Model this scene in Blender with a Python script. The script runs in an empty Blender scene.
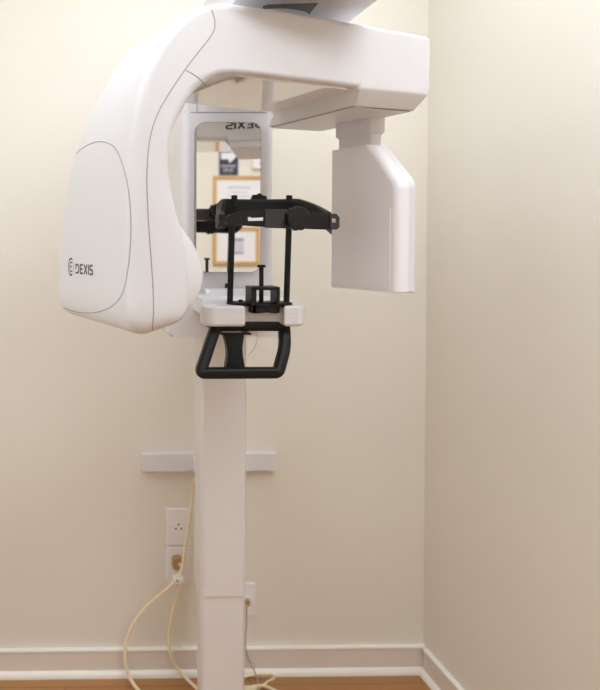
import bpy, bmesh, math
from mathutils import Vector, Matrix, Quaternion
from mathutils.bvhtree import BVHTree

scene = bpy.context.scene
COL = scene.collection
PI = math.pi

# ------------------------------------------------------------------ camera
F = 700.0
PPX, PPY = 77.0, 252.0
YAW, PITCH = math.radians(1.0), math.radians(0.98)
CAMLOC = Vector((0, 0, 1.31))
cam_d = bpy.data.cameras.new('camera')
cam = bpy.data.objects.new('camera', cam_d)
COL.objects.link(cam)
cam.rotation_mode = 'XYZ'
cam.location = CAMLOC
cam.rotation_euler = (PI / 2 - PITCH, 0, -YAW)
cam_d.sensor_fit = 'HORIZONTAL'
cam_d.sensor_width = 36
cam_d.lens = F / 600 * 36
cam_d.shift_x = (300 - PPX) / 600
cam_d.shift_y = -(345 - PPY) / 600
cam_d.clip_start = 0.02
cam_d.dof.use_dof = True
cam_d.dof.focus_distance = 1.36
cam_d.dof.aperture_fstop = 4.5
scene.camera = cam
CR = cam.rotation_euler.to_matrix()


def ray(px, py):
    return (CR @ Vector(((px - PPX) / F, -(py - PPY) / F, -1))).normalized()


def on_plane(px, py, p0, n):
    d = ray(px, py)
    return CAMLOC + d * ((Vector(p0) - CAMLOC).dot(n) / d.dot(n))


def atY(px, py, y):
    return on_plane(px, py, (0, y, 0), Vector((0, 1, 0)))


# rotating-arm frame: U runs from tube head to sensor, V runs away from the viewer
U = Vector((0.945, 0.325, 0)).normalized()
V = Vector((-0.325, 0.945, 0)).normalized()
Zv = Vector((0, 0, 1))
O0 = Vector((0.102, 1.10, 0))


def A(t, v, z):
    return O0 + U * t + V * v + Zv * z


def atv(px, py, v):          # pixel -> (t, z) on an arm plane v = const
    p = on_plane(px, py, O0 + V * v, V)
    return (p - O0).dot(U), p.z


def att(px, py, t):          # pixel -> (v, z) on an arm plane t = const
    p = on_plane(px, py, O0 + U * t, U)
    return (p - O0).dot(V), p.z


# ------------------------------------------------------------------ materials
def mat(name, col, rough=0.5, metal=0.0, spec=0.5, noise=0.0, scale=30, coat=0.0, bump=0.0):
    m = bpy.data.materials.new(name)
    m.use_nodes = True
    nt = m.node_tree
    b = nt.nodes['Principled BSDF']
    b.inputs['Base Color'].default_value = (*col, 1)
    b.inputs['Roughness'].default_value = rough
    b.inputs['Metallic'].default_value = metal
    b.inputs['Specular IOR Level'].default_value = spec
    b.inputs['Coat Weight'].default_value = coat
    if noise or bump:
        tc = nt.nodes.new('ShaderNodeTexCoord')
        nz = nt.nodes.new('ShaderNodeTexNoise')
        nz.inputs['Scale'].default_value = scale
        nz.inputs['Detail'].default_value = 3
        nt.links.new(tc.outputs['Object'], nz.inputs['Vector'])
        if noise:
            mx = nt.nodes.new('ShaderNodeMix')
            mx.data_type = 'RGBA'
            mx.inputs[6].default_value = (*[c * (1 - noise) for c in col], 1)
            mx.inputs[7].default_value = (*[min(1, c * (1 + noise)) for c in col], 1)
            nt.links.new(nz.outputs['Fac'], mx.inputs[0])
            nt.links.new(mx.outputs[2], b.inputs['Base Color'])
        if bump:
            bp = nt.nodes.new('ShaderNodeBump')
            bp.inputs['Strength'].default_value = bump
            bp.inputs['Distance'].default_value = 0.002
            nt.links.new(nz.outputs['Fac'], bp.inputs['Height'])
            nt.links.new(bp.outputs['Normal'], b.inputs['Normal'])
    return m


M = {}
M['wall'] = mat('cream_wall_paint', (0.765, 0.728, 0.645), 0.75, spec=0.25, noise=0.012, scale=6)
M['ceiling'] = mat('white_ceiling_paint', (0.86, 0.84, 0.80), 0.9)
M['trim'] = mat('baseboard_paint', (0.74, 0.67, 0.60), 0.4)
M['trim_edge'] = mat('baseboard_bead_paint', (0.86, 0.83, 0.78), 0.3)
M['white'] = mat('white_enamel', (0.71, 0.70, 0.71), 0.33, noise=0.008, scale=5)
M['cover'] = mat('white_cover_enamel', (0.72, 0.71, 0.715), 0.30)
M['gloss'] = mat('glossy_white_plastic', (0.76, 0.70, 0.66), 0.03, spec=0.8, coat=1.0)
M['lav'] = mat('cool_grey_enamel', (0.70, 0.685, 0.705), 0.38)
M['sensor'] = mat('sensor_grey_plastic', (0.81, 0.785, 0.80), 0.4)
M['column'] = mat('column_enamel', (0.74, 0.715, 0.70), 0.25)
M['bracket'] = mat('bracket_enamel', (0.73, 0.71, 0.72), 0.45)
M['black'] = mat('black_plastic', (0.009, 0.009, 0.009), 0.48, spec=0.3, noise=0.15, scale=60)
M['char'] = mat('charcoal_plastic', (0.030, 0.030, 0.031), 0.5, spec=0.4, noise=0.15, scale=60)
M['handle'] = mat('black_rubber_handle', (0.008, 0.007, 0.006), 0.42, spec=0.25)
M['dark'] = mat('dark_grey_recess', (0.10, 0.10, 0.095), 0.3)
M['seam'] = mat('seam_shadow_gap', (0.24, 0.225, 0.215), 0.7)
M['ink'] = mat('dark_grey_ink', (0.035, 0.035, 0.035), 0.5)
M['mirror'] = mat('silvered_glass', (0.90, 0.89, 0.86), 0.015, metal=1.0)
M['mirror_edge'] = mat('mirror_edge', (0.22, 0.20, 0.16), 0.4)
M['label'] = mat('white_print', (0.85, 0.85, 0.82), 0.5)
M['plate'] = mat('outlet_plate_plastic', (0.84, 0.81, 0.82), 0.35)
M['cord'] = mat('cream_cord_rubber', (0.80, 0.69, 0.48), 0.45)
M['greycord'] = mat('grey_cord_rubber', (0.42, 0.36, 0.28), 0.5)
M['plug'] = mat('tan_plug_rubber', (0.40, 0.24, 0.10), 0.45)
M['oak'] = mat('oak_frame_wood', (0.62, 0.36, 0.12), 0.4, noise=0.15, scale=20)
M['mat_board'] = mat('white_mat_board', (0.80, 0.79, 0.80), 0.8)
M['print_blue'] = mat('blue_grey_print', (0.28, 0.30, 0.42), 0.7, noise=0.4, scale=60)
M['print_pale'] = mat('pale_grey_print', (0.58, 0.58, 0.64), 0.7, noise=0.2, scale=60)
M['sign'] = mat('sign_black', (0.02, 0.022, 0.03), 0.5)
M['sign_white'] = mat('sign_white', (0.80, 0.81, 0.90), 0.5)
M['paleblue'] = mat('pale_blue_border', (0.62, 0.65, 0.75), 0.5)
M['fixture'] = mat('white_metal_fixture', (0.8, 0.8, 0.78), 0.4)


def emit(name, col, s):
    m = bpy.data.materials.new(name)
    m.use_nodes = True
    b = m.node_tree.nodes['Principled BSDF']
    b.inputs['Base Color'].default_value = (0.8, 0.8, 0.8, 1)
    b.inputs['Emission Color'].default_value = (*col, 1)
    b.inputs['Emission Strength'].default_value = s
    return m


def wood_floor():
    m = bpy.data.materials.new('honey_wood_floor')
    m.use_nodes = True
    nt = m.node_tree
    b = nt.nodes['Principled BSDF']
    tc = nt.nodes.new('ShaderNodeTexCoord')
    br = nt.nodes.new('ShaderNodeTexBrick')
    br.inputs['Scale'].default_value = 1.0
    br.inputs['Brick Width'].default_value = 1.1
    br.inputs['Row Height'].default_value = 0.085
    br.inputs['Mortar Size'].default_value = 0.0012
    br.inputs['Color1'].default_value = (0.50, 0.25, 0.085, 1)
    br.inputs['Color2'].default_value = (0.43, 0.205, 0.065, 1)
    br.inputs['Mortar'].default_value = (0.2, 0.09, 0.03, 1)
    mp = nt.nodes.new('ShaderNodeMapping')
    mp.inputs['Scale'].default_value = (3, 60, 1)
    nz = nt.nodes.new('ShaderNodeTexNoise')
    nz.inputs['Scale'].default_value = 1.5
    nz.inputs['Detail'].default_value = 6
    mx = nt.nodes.new('ShaderNodeMix')
    mx.data_type = 'RGBA'
    mx.blend_type = 'MULTIPLY'
    mx.inputs[0].default_value = 0.35
    nt.links.new(tc.outputs['Object'], br.inputs['Vector'])
    nt.links.new(tc.outputs['Object'], mp.inputs['Vector'])
    nt.links.new(mp.outputs['Vector'], nz.inputs['Vector'])
    nt.links.new(br.outputs['Color'], mx.inputs[6])
    nt.links.new(nz.outputs['Color'], mx.inputs[7])
    nt.links.new(mx.outputs[2], b.inputs['Base Color'])
    b.inputs['Roughness'].default_value = 0.35
    return m


M['floor'] = wood_floor()


# ------------------------------------------------------------------ helpers
def link(name, bm, m, parent=None, origin=None, smooth=True, angle=35, mats=None):
    """World-space bmesh -> ONE mesh object; parent empties carry the origin."""
    if parent is not None:
        root = parent
        while root.parent:
            root = root.parent
        origin = root.location
    o_ = Vector(origin) if origin is not None else Vector((0, 0, 0))
    bmesh.ops.translate(bm, verts=bm.verts, vec=-o_)
    bmesh.ops.recalc_face_normals(bm, faces=bm.faces)
    me = bpy.data.meshes.new(name)
    bm.to_mesh(me)
    bm.free()
    for mm in (mats or [m]):
        me.materials.append(mm)
    if smooth:
        me.shade_smooth()
        me.set_sharp_from_angle(angle=math.radians(angle))
    o = bpy.data.objects.new(name, me)
    COL.objects.link(o)
    if parent is not None:
        o.parent = parent
    else:
        o.location = o_
    if smooth:
        w = o.modifiers.new('weighted_normal', 'WEIGHTED_NORMAL')
        w.keep_sharp = True
    return o


def thing(name, label, cat, loc=(0, 0, 0), group=None):
    o = bpy.data.objects.new(name, None)
    o.empty_display_size = 0.05
    COL.objects.link(o)
    o.location = loc
    o['label'] = label
    o['category'] = cat
    if group:
        o['group'] = group
    return o


def tag(o, label, cat, group=None):
    o['label'] = label
    o['category'] = cat
    if group:
        o['group'] = group
    return o


def struct(o):
    o['kind'] = 'structure'
    return o


def box(bm, lo, hi, bev=0.0, seg=3, fr=None):
    """Rounded box between two corners; fr maps local coords to world."""
    lo, hi = Vector(lo), Vector(hi)
    r = bmesh.ops.create_cube(bm, size=1)
    vs = r['verts']
    c, s = (lo + hi) / 2, hi - lo
    for v in vs:
        v.co = Vector((v.co.x * s.x, v.co.y * s.y, v.co.z * s.z)) + c
    if bev > 0:
        es = {e for v in vs for e in v.link_edges}
        g = bmesh.ops.bevel(bm, geom=list(es), offset=bev, segments=seg, profile=0.5, affect='EDGES', clamp_overlap=True)
        vs = list({v for f in g['faces'] for v in f.verts} | {v for v in vs if v.is_valid})
    if fr:
        for v in vs:
            v.co = fr(*v.co)
    return vs


def prism(bm, poly, f, d0, d1, bev=0.0, seg=2):
    """Polygon poly[(a, b)] extruded d0..d1, f(a, b, d) -> world."""
    n = len(poly)
    t = bmesh.new()
    lo = [t.verts.new((a, b, d0)) for a, b in poly]
    hi = [t.verts.new((a, b, d1)) for a, b in poly]
    t.faces.new(lo[::-1])
    t.faces.new(hi)
    for i in range(n):
        j = (i + 1) % n
        t.faces.new((lo[i], lo[j], hi[j], hi[i]))
    if bev > 0:
        es = [e for e in t.edges if abs(e.verts[0].co.z - e.verts[1].co.z) < 1e-9]
        bmesh.ops.bevel(t, geom=es, offset=bev, segments=seg, profile=0.5, affect='EDGES', clamp_overlap=True)
    merge(bm, t, f)


def merge(bm, t, f=None):
    mp = {}
    for v in t.verts:
        mp[v] = bm.verts.new(f(*v.co) if f else v.co)
    for fc in t.faces:
        try:
            bm.faces.new([mp[v] for v in fc.verts])
        except ValueError:
            pass
    t.free()


def roundpoly(pts, r, seg=5):
    """Round the corners of a closed 2-D polygon; r is one radius or a list."""
    out = []
    n = len(pts)
    for i in range(n):
        p = Vector(pts[i]).to_2d() if len(pts[i]) > 2 else Vector(pts[i])
        a = Vector(pts[i - 1])
        b = Vector(pts[(i + 1) % n])
        rr = r[i] if isinstance(r, (list, tuple)) else r
        da, db = (a - p), (b - p)
        la, lb = da.length, db.length
        da.normalize()
        db.normalize()
        k = min(rr, la * 0.48, lb * 0.48)
        if k < 1e-6:
            out.append(tuple(p))
            continue
        s, e = p + da * k, p + db * k
        for q in range(seg + 1):
            t = q / seg
            out.append(tuple((1 - t) ** 2 * s + 2 * t * (1 - t) * p + t * t * e))
    return out


def inset(poly, d):
    n = len(poly)
    area = sum(poly[i][0] * poly[(i + 1) % n][1] - poly[(i + 1) % n][0] * poly[i][1] for i in range(n))
    s = 1 if area > 0 else -1
    out = []
    for i in range(n):
        p = Vector(poly[i])
        e1 = (p - Vector(poly[i - 1]))
        e2 = (Vector(poly[(i + 1) % n]) - p)
        e1 = e1.normalized() if e1.length > 1e-9 else e2.normalized()
        e2 = e2.normalized() if e2.length > 1e-9 else e1
        n1, n2 = Vector((-e1.y, e1.x)) * s, Vector((-e2.y, e2.x)) * s
        m = (n1 + n2)
        m = m.normalized() / max(.6, m.normalized().dot(n1)) if m.length > 1e-6 else n1
        out.append(tuple(p + m * d))
    return out


def pillow(bm, poly, f, d0, d1, r0, r1, seg=5):
    """Prism whose rims at d0 and d1 are rounded over by r0 and r1."""
    rings = []
    for k in range(seg + 1):
        th = PI / 2 * k / seg
        rings.append((inset(poly, r0 * (1 - math.sin(th))), d0 + math.copysign(r0, d1 - d0) * (1 - math.cos(th))))
    for k in range(seg + 1):
        th = PI / 2 * k / seg
        rings.append((inset(poly, r1 * (1 - math.cos(th))), d1 - math.copysign(r1, d1 - d0) * (1 - math.sin(th))))
    vr = [[bm.verts.new(f(a, b, d)) for a, b in q] for q, d in rings]
    n = len(poly)
    for a, b in zip(vr, vr[1:]):
        for j in range(n):
            bm.faces.new((a[j], a[(j + 1) % n], b[(j + 1) % n], b[j]))
    bm.faces.new(vr[0][::-1])
    bm.faces.new(vr[-1])


def tube(bm, pts, r, n=8, closed=False, cap=True):
    pts = [Vector(p) for p in pts]
    m = len(pts)
    rings = []
    up = None
    for i, p in enumerate(pts):
        if closed:
            d = pts[(i + 1) % m] - pts[i - 1]
        else:
            d = pts[min(i + 1, m - 1)] - pts[max(i - 1, 0)]
        d.normalize()
        if up is None:
            up = Vector((0, 0, 1)) if abs(d.z) < 0.9 else Vector((1, 0, 0))
        x = (up - d * up.dot(d)).normalized()
        y = d.cross(x)
        up = x
        rr = r[i] if isinstance(r, (list, tuple)) else r
        rings.append([bm.verts.new(p + x * math.cos(2 * PI * k / n) * rr + y * math.sin(2 * PI * k / n) * rr) for k in range(n)])
    for i in range(m if closed else m - 1):
        a, b = rings[i], rings[(i + 1) % m]
        for k in range(n):
            bm.faces.new((a[k], a[(k + 1) % n], b[(k + 1) % n], b[k]))
    if cap and not closed:
        bm.faces.new(rings[0][::-1])
        bm.faces.new(rings[-1])


def spline(pts, sub=8, closed=False):
    P = [Vector(p) for p in pts]
    n = len(P)
    out = []
    rng = range(n) if closed else range(n - 1)
    for i in rng:
        if closed:
            p0, p1, p2, p3 = P[i - 1], P[i], P[(i + 1) % n], P[(i + 2) % n]
        else:
            p0, p1, p2, p3 = P[max(i - 1, 0)], P[i], P[i + 1], P[min(i + 2, n - 1)]
        for k in range(sub):
            t = k / sub
            out.append(0.5 * ((2 * p1) + (p2 - p0) * t + (2 * p0 - 5 * p1 + 4 * p2 - p3) * t * t + (3 * p1 - p0 - 3 * p2 + p3) * t ** 3))
    if not closed:
        out.append(P[-1])
    return out


def lathe(bm, c, axis, prof, n=24, lobes=0, amp=0.0):
    """prof [(r, h)] about axis through c; optional scalloped rim."""
    axis = Vector(axis).normalized()
    x = axis.orthogonal().normalized()
    y = axis.cross(x)
    c = Vector(c)
    rings = []
    for r, h in prof:
        ring = []
        for k in range(n):
            a = 2 * PI * k / n
            rr = r * (1 + amp * math.cos(lobes * a)) if lobes else r
            ring.append(bm.verts.new(c + axis * h + (x * math.cos(a) + y * math.sin(a)) * rr))
        rings.append(ring)
    for a, b in zip(rings, rings[1:]):
        for k in range(n):
            bm.faces.new((a[k], a[(k + 1) % n], b[(k + 1) % n], b[k]))
    bm.faces.new(rings[0][::-1])
    bm.faces.new(rings[-1])


# stroke letters on a 1-high cell: lists of polylines, width of the cell
GLYPH = {
    'D': ([[(0.0, 0.08), (0.42, 0.08), (0.62, 0.25), (0.62, 0.75), (0.42, 0.92), (0.0, 0.92)], [(0.08, 0.1), (0.08, 0.55)]], 0.72),
    'E': ([[(0.55, 0.08), (0.08, 0.08), (0.08, 0.92), (0.55, 0.92)], [(0.08, 0.5), (0.5, 0.5)]], 0.60),
    'X': ([[(0.06, 0.02), (0.62, 0.98)], [(0.06, 0.98), (0.62, 0.02)]], 0.68),
    'I': ([[(0.09, 0.0), (0.09, 1.0)]], 0.18),
    'S': ([[(0.56, 0.08), (0.14, 0.08), (0.03, 0.2), (0.03, 0.38), (0.14, 0.5), (0.44, 0.5), (0.55, 0.62), (0.55, 0.8), (0.44, 0.92), (0.0, 0.92)]], 0.60),
}


def stroke(bm, line, w, f):
    """Flat thick polyline, f(a, b) -> world; thin solid comes from the caller's lift."""
    P = [Vector(p) for p in line]
    L, R = [], []
    for i, p in enumerate(P):
        d1 = (P[i] - P[i - 1]).normalized() if i else (P[1] - P[0]).normalized()
        d2 = (P[i + 1] - P[i]).normalized() if i < len(P) - 1 else d1
        n1, n2 = Vector((-d1.y, d1.x)), Vector((-d2.y, d2.x))
        n = (n1 + n2)
        n = n.normalized() / max(0.5, n.normalized().dot(n1))
        L.append(p + n * w / 2)
        R.append(p - n * w / 2)
    lv = [bm.verts.new(f(*p)) for p in L]
    rv = [bm.verts.new(f(*p)) for p in R]
    for i in range(len(P) - 1):
        bm.faces.new((lv[i], lv[i + 1], rv[i + 1], rv[i]))


def word(bm, text, f, sw=0.16, gap=0.13):
    x = 0
    for ch in text:
        ls, w = GLYPH[ch]
        for l in ls:
            stroke(bm, [(a + x, b) for a, b in l], sw, f)
        x += w + gap
    return x - gap


def word_len(text, gap=0.13):
    return sum(GLYPH[c][1] + gap for c in text) - gap


# ------------------------------------------------------------------ room
WB = 2.10           # back wall
RX = atY(423.4, 645, WB).x   # right wall
FZ = atY(300, 676.5, 2.078).z  # floor level
LX = -1.25
FY = -1.0           # wall behind the viewer
RE = 1.12           # the right wall ends here; the room opens out beyond
AX = 2.25           # far right wall of the opening
H = 2.44


def wall(name, lo, hi, m):
    bm = bmesh.new()
    box(bm, lo, hi)
    return struct(link(name, bm, m, smooth=False))


wall('floor', (LX - .1, FY - .1, -0.1), (AX + .1, WB + .1, FZ), M['floor'])
wall('ceiling', (LX - .1, FY - .1, H), (AX + .1, WB + .1, H + .1), M['ceiling'])
wall('wall_back', (LX - .1, WB, FZ), (RX + .1, WB + .1, H), M['wall'])
wall('wall_front', (LX - .1, FY - .1, FZ), (AX + .1, FY, H), M['wall'])
wall('wall_left', (LX - .1, FY, FZ), (LX, WB, H), M['wall'])
wall('wall_right', (RX, RE, FZ), (RX + .1, WB, H), M['wall'])
wall('wall_right_far', (AX, FY, FZ), (AX + .1, RE, H), M['wall'])
wall('wall_right_return', (RX + .1, RE, FZ), (AX + .1, RE + .1, H), M['wall'])


def baseboard(name, f, x0, x1):
    """f(along, out, z): profile with a shoe at the floor and a bead on top."""
    bm = bmesh.new()
    box(bm, (x0, 0, 0.0), (x1, 0.012, 0.078), 0, fr=f)
    o = struct(link(name, bm, M['trim'], smooth=False))
    b2 = bmesh.new()
    prof = [(0, 0.0), (0.024, 0.0), (0.024, 0.008), (0.019, 0.016), (0.0125, 0.019), (0.0125, 0.02), (0, 0.02)]
    prism(b2, prof, lambda a, b, d: f(d, a, b), x0, x1)
    prof = [(0, 0.0755), (0.0135, 0.0755), (0.0155, 0.079), (0.0135, 0.0825), (0, 0.0825)]
    prism(b2, prof, lambda a, b, d: f(d, a, b), x0, x1)
    c = link('molding', b2, M['trim_edge'], parent=o, angle=60)
    return o


baseboard('baseboard_back', lambda a, o, z: Vector((a, WB - o, z + FZ)), LX, RX)
baseboard('baseboard_right', lambda a, o, z: Vector((RX - o, a, z + FZ)), RE, WB - 0.024)
baseboard('baseboard_left', lambda a, o, z: Vector((LX + o, a, z + FZ)), FY, WB - 0.024)
baseboard('baseboard_front', lambda a, o, z: Vector((a, FY + o, z + FZ)), LX + 0.024, AX)

# ceiling light panels
M['diffuser'] = emit('lit_diffuser', (0.90, 0.971, 1.075), 4.3)
M['diffuser_left'] = emit('dimmer_lit_diffuser', (0.90, 0.971, 1.075), 3.0)
M['diffuser_dim'] = emit('dim_lit_diffuser', (0.90, 0.971, 1.075), 10.5)


def ceiling_light(cx, cy, sx, sy, label, m='diffuser'):
    t = thing('ceiling_light', label, 'ceiling light', (cx, cy, H), 'recessed ceiling light panels')
    bm = bmesh.new()
    w = 0.03
    for lo, hi in (((-sx, -sy), (sx, -sy + w)), ((-sx, sy - w), (sx, sy)), ((-sx, -sy + w), (-sx + w, sy - w)), ((sx - w, -sy + w), (sx, sy - w))):
        box(bm, (cx + lo[0], cy + lo[1], H - 0.025), (cx + hi[0], cy + hi[1], H - 0.0005))
    link('frame', bm, M['fixture'], t, smooth=False)
    bm = bmesh.new()
    box(bm, (cx - sx + w, cy - sy + w, H - 0.018), (cx + sx - w, cy + sy - w, H - 0.012))
    link('diffuser', bm, M[m], t, smooth=False)
    return t


ceiling_light(-0.62, 0.95, 0.30, 0.60, 'white framed lit ceiling panel left of the x-ray machine', 'diffuser_left')
ceiling_light(0.08, 1.10, 0.30, 0.60, 'white framed lit ceiling panel just left above the x-ray machine arm')
ceiling_light(0.74, 1.14, 0.30, 0.60, 'white framed lit ceiling panel above the right wall corner')
ceiling_light(1.05, 0.15, 0.60, 0.30, 'white framed lit ceiling panel where the room opens out to the right', 'diffuser_dim')

# window-shaped fill light, added in the unseen left wall for left-facing surfaces
M['fill_glow'] = emit('frosted_fill_pane', (0.90, 0.985, 1.06), 1.6)
wy0, wy1, wz0, wz1 = -0.15, 1.25, 0.95, 2.15
bm = bmesh.new()
for lo, hi in (((wy0, wz0), (wy1, wz0 + .06)), ((wy0, wz1 - .06), (wy1, wz1)), ((wy0, wz0 + .06), (wy0 + .06, wz1 - .06)), ((wy1 - .06, wz0 + .06), (wy1, wz1 - .06)), ((.52, wz0 + .06), (.56, wz1 - .06))):
    box(bm, (LX, lo[0], lo[1]), (LX + .03, hi[0], hi[1]), .003, 2)
fill_win = struct(link('added_fill_window', bm, M['fixture']))
bm = bmesh.new()
box(bm, (LX + .002, wy0 + .05, wz0 + .05), (LX + .010, wy1 - .05, wz1 - .05))
link('fill_pane', bm, M['fill_glow'], parent=fill_win, smooth=False)

# ------------------------------------------------------------------ the machine
CX = 0.4045
machine = thing('dental_xray_machine', 'white panoramic dental x-ray machine on a tall column, standing against the cream wall', 'x-ray machine', (CX, 1.88, FZ))

# --- column
CF = 1.81


def column_section(hw, front, back, ch):
    return [(-hw, back), (-hw, front + ch * 1.6), (-hw + ch * .4, front + ch * .45), (-hw + ch, front), (hw - ch, front), (hw - ch * .4, front + ch * .45), (hw, front + ch * 1.6), (hw, back)]


ccx = 0.5 * (atY(200, 640, CF + .01).x + atY(245.8, 640, CF + .01).x)
chw = 0.5 * (atY(245.8, 640, CF + .01).x - atY(200, 640, CF + .01).x)
zj = atY(222, 597, CF).z
bm = bmesh.new()
prism(bm, column_section(chw - .0015, CF + .002, 1.865, .0105), lambda a, b, d: Vector((ccx + a, b, d)), FZ, zj + 0.05)
lowcol = link('lower_column', bm, M['column'], machine, angle=50)
bm = bmesh.new()
prism(bm, column_section(chw, CF - .001, 1.90, .012), lambda a, b, d: Vector((ccx + a, b, d)), zj, 1.16, bev=.0012)
link('upper_column', bm, M['column'], machine, angle=50)
# wall bracket with stand-off
p0, p1 = atY(141.8, 454.2, 2.075), atY(277.3, 471, 2.075)
bm = bmesh.new()
box(bm, (p0.x, 2.075, p1.z), (p1.x, WB, p0.z), .002, 2)
box(bm, (ccx - .035, 1.89, p1.z + .005), (ccx + .035, 2.08, p0.z - .005), .002, 2)
link('wall_bracket', bm, M['bracket'], machine)

# --- column head / mirror housing
MF = 1.715           # housing front
MIR = 1.692          # mirror face
xl, xr = atY(183, 250, MF).x, atY(273.5, 250, MF).x
zb = atY(220, 304, MF).z
ztop = 1.79
bm = bmesh.new()
r = .018
prism(bm, roundpoly([(xl, 1.89), (xl, MF), (xr, MF), (xr, 1.89)], [.004, r, r, .004], 6), lambda a, b, d: Vector((a, b, d)), zb - .06, ztop, bev=.002)
hous = link('mirror_housing', bm, M['lav'], machine, angle=40)
# seams on the housing top
zs = atY(220, 112.5, MF).z
bm = bmesh.new()
for x in (atY(197, 105, MF).x, atY(260.5, 105, MF).x):
    box(bm, (x - .0008, MF - .0006, zs), (x + .0008, MF + .001, ztop))
    link('panel_seam', bm, M['seam'], hous, smooth=False)
    bm = bmesh.new()
box(bm, (xl + r, MF - .0006, zs - .001), (xr - r, MF + .001, zs + .001))
link('panel_seam', bm, M['seam'], hous, smooth=False)

# mirror: rounded plate with a dark edge
mc0, mc1 = atY(196.5, 122.5, MIR), atY(260, 272, MIR)
mx0, mx1, mz1, mz0 = mc0.x, mc1.x, mc0.z, mc1.z
bm = bmesh.new()
rp = roundpoly([(mx0 - .0012, mz0 - .0012), (mx1 + .0012, mz0 - .0012), (mx1 + .0012, mz1 + .0012), (mx0 - .0012, mz1 + .0012)], .026, 8)
prism(bm, rp, lambda a, b, d: Vector((a, d, b)), MIR + .0005, MF + .002)
me_ = link('mirror', bm, M['mirror_edge'], machine)
me_['label'] = 'tall mirror with rounded corners and thin dark rim'
bm = bmesh.new()
rp = roundpoly([(mx0, mz0), (mx1, mz0), (mx1, mz1), (mx0, mz1)], .025, 8)
prism(bm, rp, lambda a, b, d: Vector((a, d, b)), MIR - .001, MIR + .001)
link('mirror_glass', bm, M['mirror'], me_, smooth=False)

# small black button below the mirror
bp = atY(226.5, 286.5, MF)
bm = bmesh.new()
box(bm, (bp.x - .004, MF - .004, bp.z - .008), (bp.x + .004, MF + .002, bp.z + .008), .002, 2)
link('button', bm, M['black'], machine)

# flared carriage at the foot of the housing
fl, frr = atY(168.5, 325, 1.70), atY(291, 325, 1.70)
fz1, fz0 = atY(220, 307, 1.70).z, atY(220, 336.5, 1.70).z
bm = bmesh.new()
wx = frr.x - fl.x
pl = roundpoly([(fl.x, fz0), (fl.x + wx * .33, fz0 - .001), (fl.x + wx * .5, fz0 + .010), (frr.x - wx * .33, fz0 - .001), (frr.x, fz0), (frr.x, fz1 - .012), (frr.x - .03, fz1), (fl.x + .03, fz1), (fl.x, fz1 - .012)], [.012, .03, .03, .03, .012, .01, .01, .01, .01])
prism(bm, pl, lambda a, b, d: Vector((a, d, b)), 1.695, 1.93, bev=.006, seg=3)
link('carriage', bm, M['white'], machine)

# --- chin tray and its arm
TF = 1.385
tz1, tz0 = atY(225, 306.5, TF).z, atY(225, 327, TF).z


def tx(px, y=TF):
    return atY(px, 315, y).x


plan = [(tx(203, 1.60), 1.60), (tx(200, 1.44), 1.44), (tx(200.5, 1.41), 1.41), (tx(209.5, 1.386), 1.386), (tx(245.5), TF), (tx(246.5), TF + .03), (tx(281.5, TF + .03), TF + .03), (tx(284), TF), (tx(301.5, 1.387), 1.387), (tx(305, 1.41), 1.41), (tx(305.5, 1.45), 1.45), (tx(297, 1.52), 1.52), (tx(285, 1.60), 1.60)]
rr = [.01, .02, .02, .015, .005, .01, .01, .005, .01, .012, .02, .03, .01]
bm = bmesh.new()
pillow(bm, roundpoly(plan, rr), lambda a, b, d: Vector((a, b, d)), tz0, tz1, .0075, .004)
tray = link('chin_tray', bm, M['white'], machine)
bm = bmesh.new()
p = tx(231)
zm = atY(238, 317, TF).z
box(bm, (p - .0004, TF - .0004, tz0 + .008), (p + .0004, TF + .001, tz1 - .004))
link('seam', bm, M['sensor'], tray, smooth=False)
bm = bmesh.new()
box(bm, (p, TF - .0004, zm - .0004), (tx(245), TF + .001, zm + .0004))
link('seam', bm, M['sensor'], tray, smooth=False)
bm = bmesh.new()
q = tx(284.5)
box(bm, (q, TF - .0002, zm - .0004), (tx(299), TF + .003, zm + .0004))
link('seam', bm, M['sensor'], tray, smooth=False)
bm = bmesh.new()
b0 = atY(213, 306.2, 1.42)
box(bm, (b0.x - .009, 1.415, tz1 - .001), (b0.x + .009, 1.427, tz1 + .0012), .0008, 2)
link('button', bm, M['sensor'], tray)
bm = bmesh.new()
prism(bm, roundpoly([(.312, 1.56), (.50, 1.56), (.497, 1.72), (.312, 1.72)], .008), lambda a, b, d: Vector((a, b, d)), tz0 + .004, tz1 - .001, bev=.004, seg=3)
link('tray_arm', bm, M['lav'], machine)
# raised step where the arm meets the housing
bm = bmesh.new()
s0, s1 = atY(206, 300, 1.64), atY(283, 300, 1.64)
prism(bm, roundpoly([(s0.x, 1.64), (s1.x, 1.64), (s1.x - .01, 1.72), (s0.x + .01, 1.72)], .014), lambda a, b, d: Vector((a, b, d)), tz1 - .004, tz1 + .014, bev=.005, seg=3)
link('tray_collar', bm, M['white'], machine)

# --- handle loop
def loop_sweep(bm, pts, half_in, half_out, nrm, seg=4):
    """Closed sweep of a rounded rectangle in the plane with normal nrm."""
    P = [Vector(p) for p in pts]
    n = len(P)
    sec = roundpoly([(-half_in, -half_out), (half_in, -half_out), (half_in, half_out), (-half_in, half_out)], min(half_in, half_out) * .75, seg)
    rings = []
    for i in range(n):
        d = (P[(i + 1) % n] - P[i - 1]).normalized()
        s = d.cross(nrm).normalized()
        rings.append([bm.verts.new(P[i] + s * a + nrm * b) for a, b in sec])
    k = len(sec)
    for i in range(n):
        a, b = rings[i], rings[(i + 1) % n]
        for j in range(k):
            bm.faces.new((a[j], a[(j + 1) % k], b[(j + 1) % k], b[j]))


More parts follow.
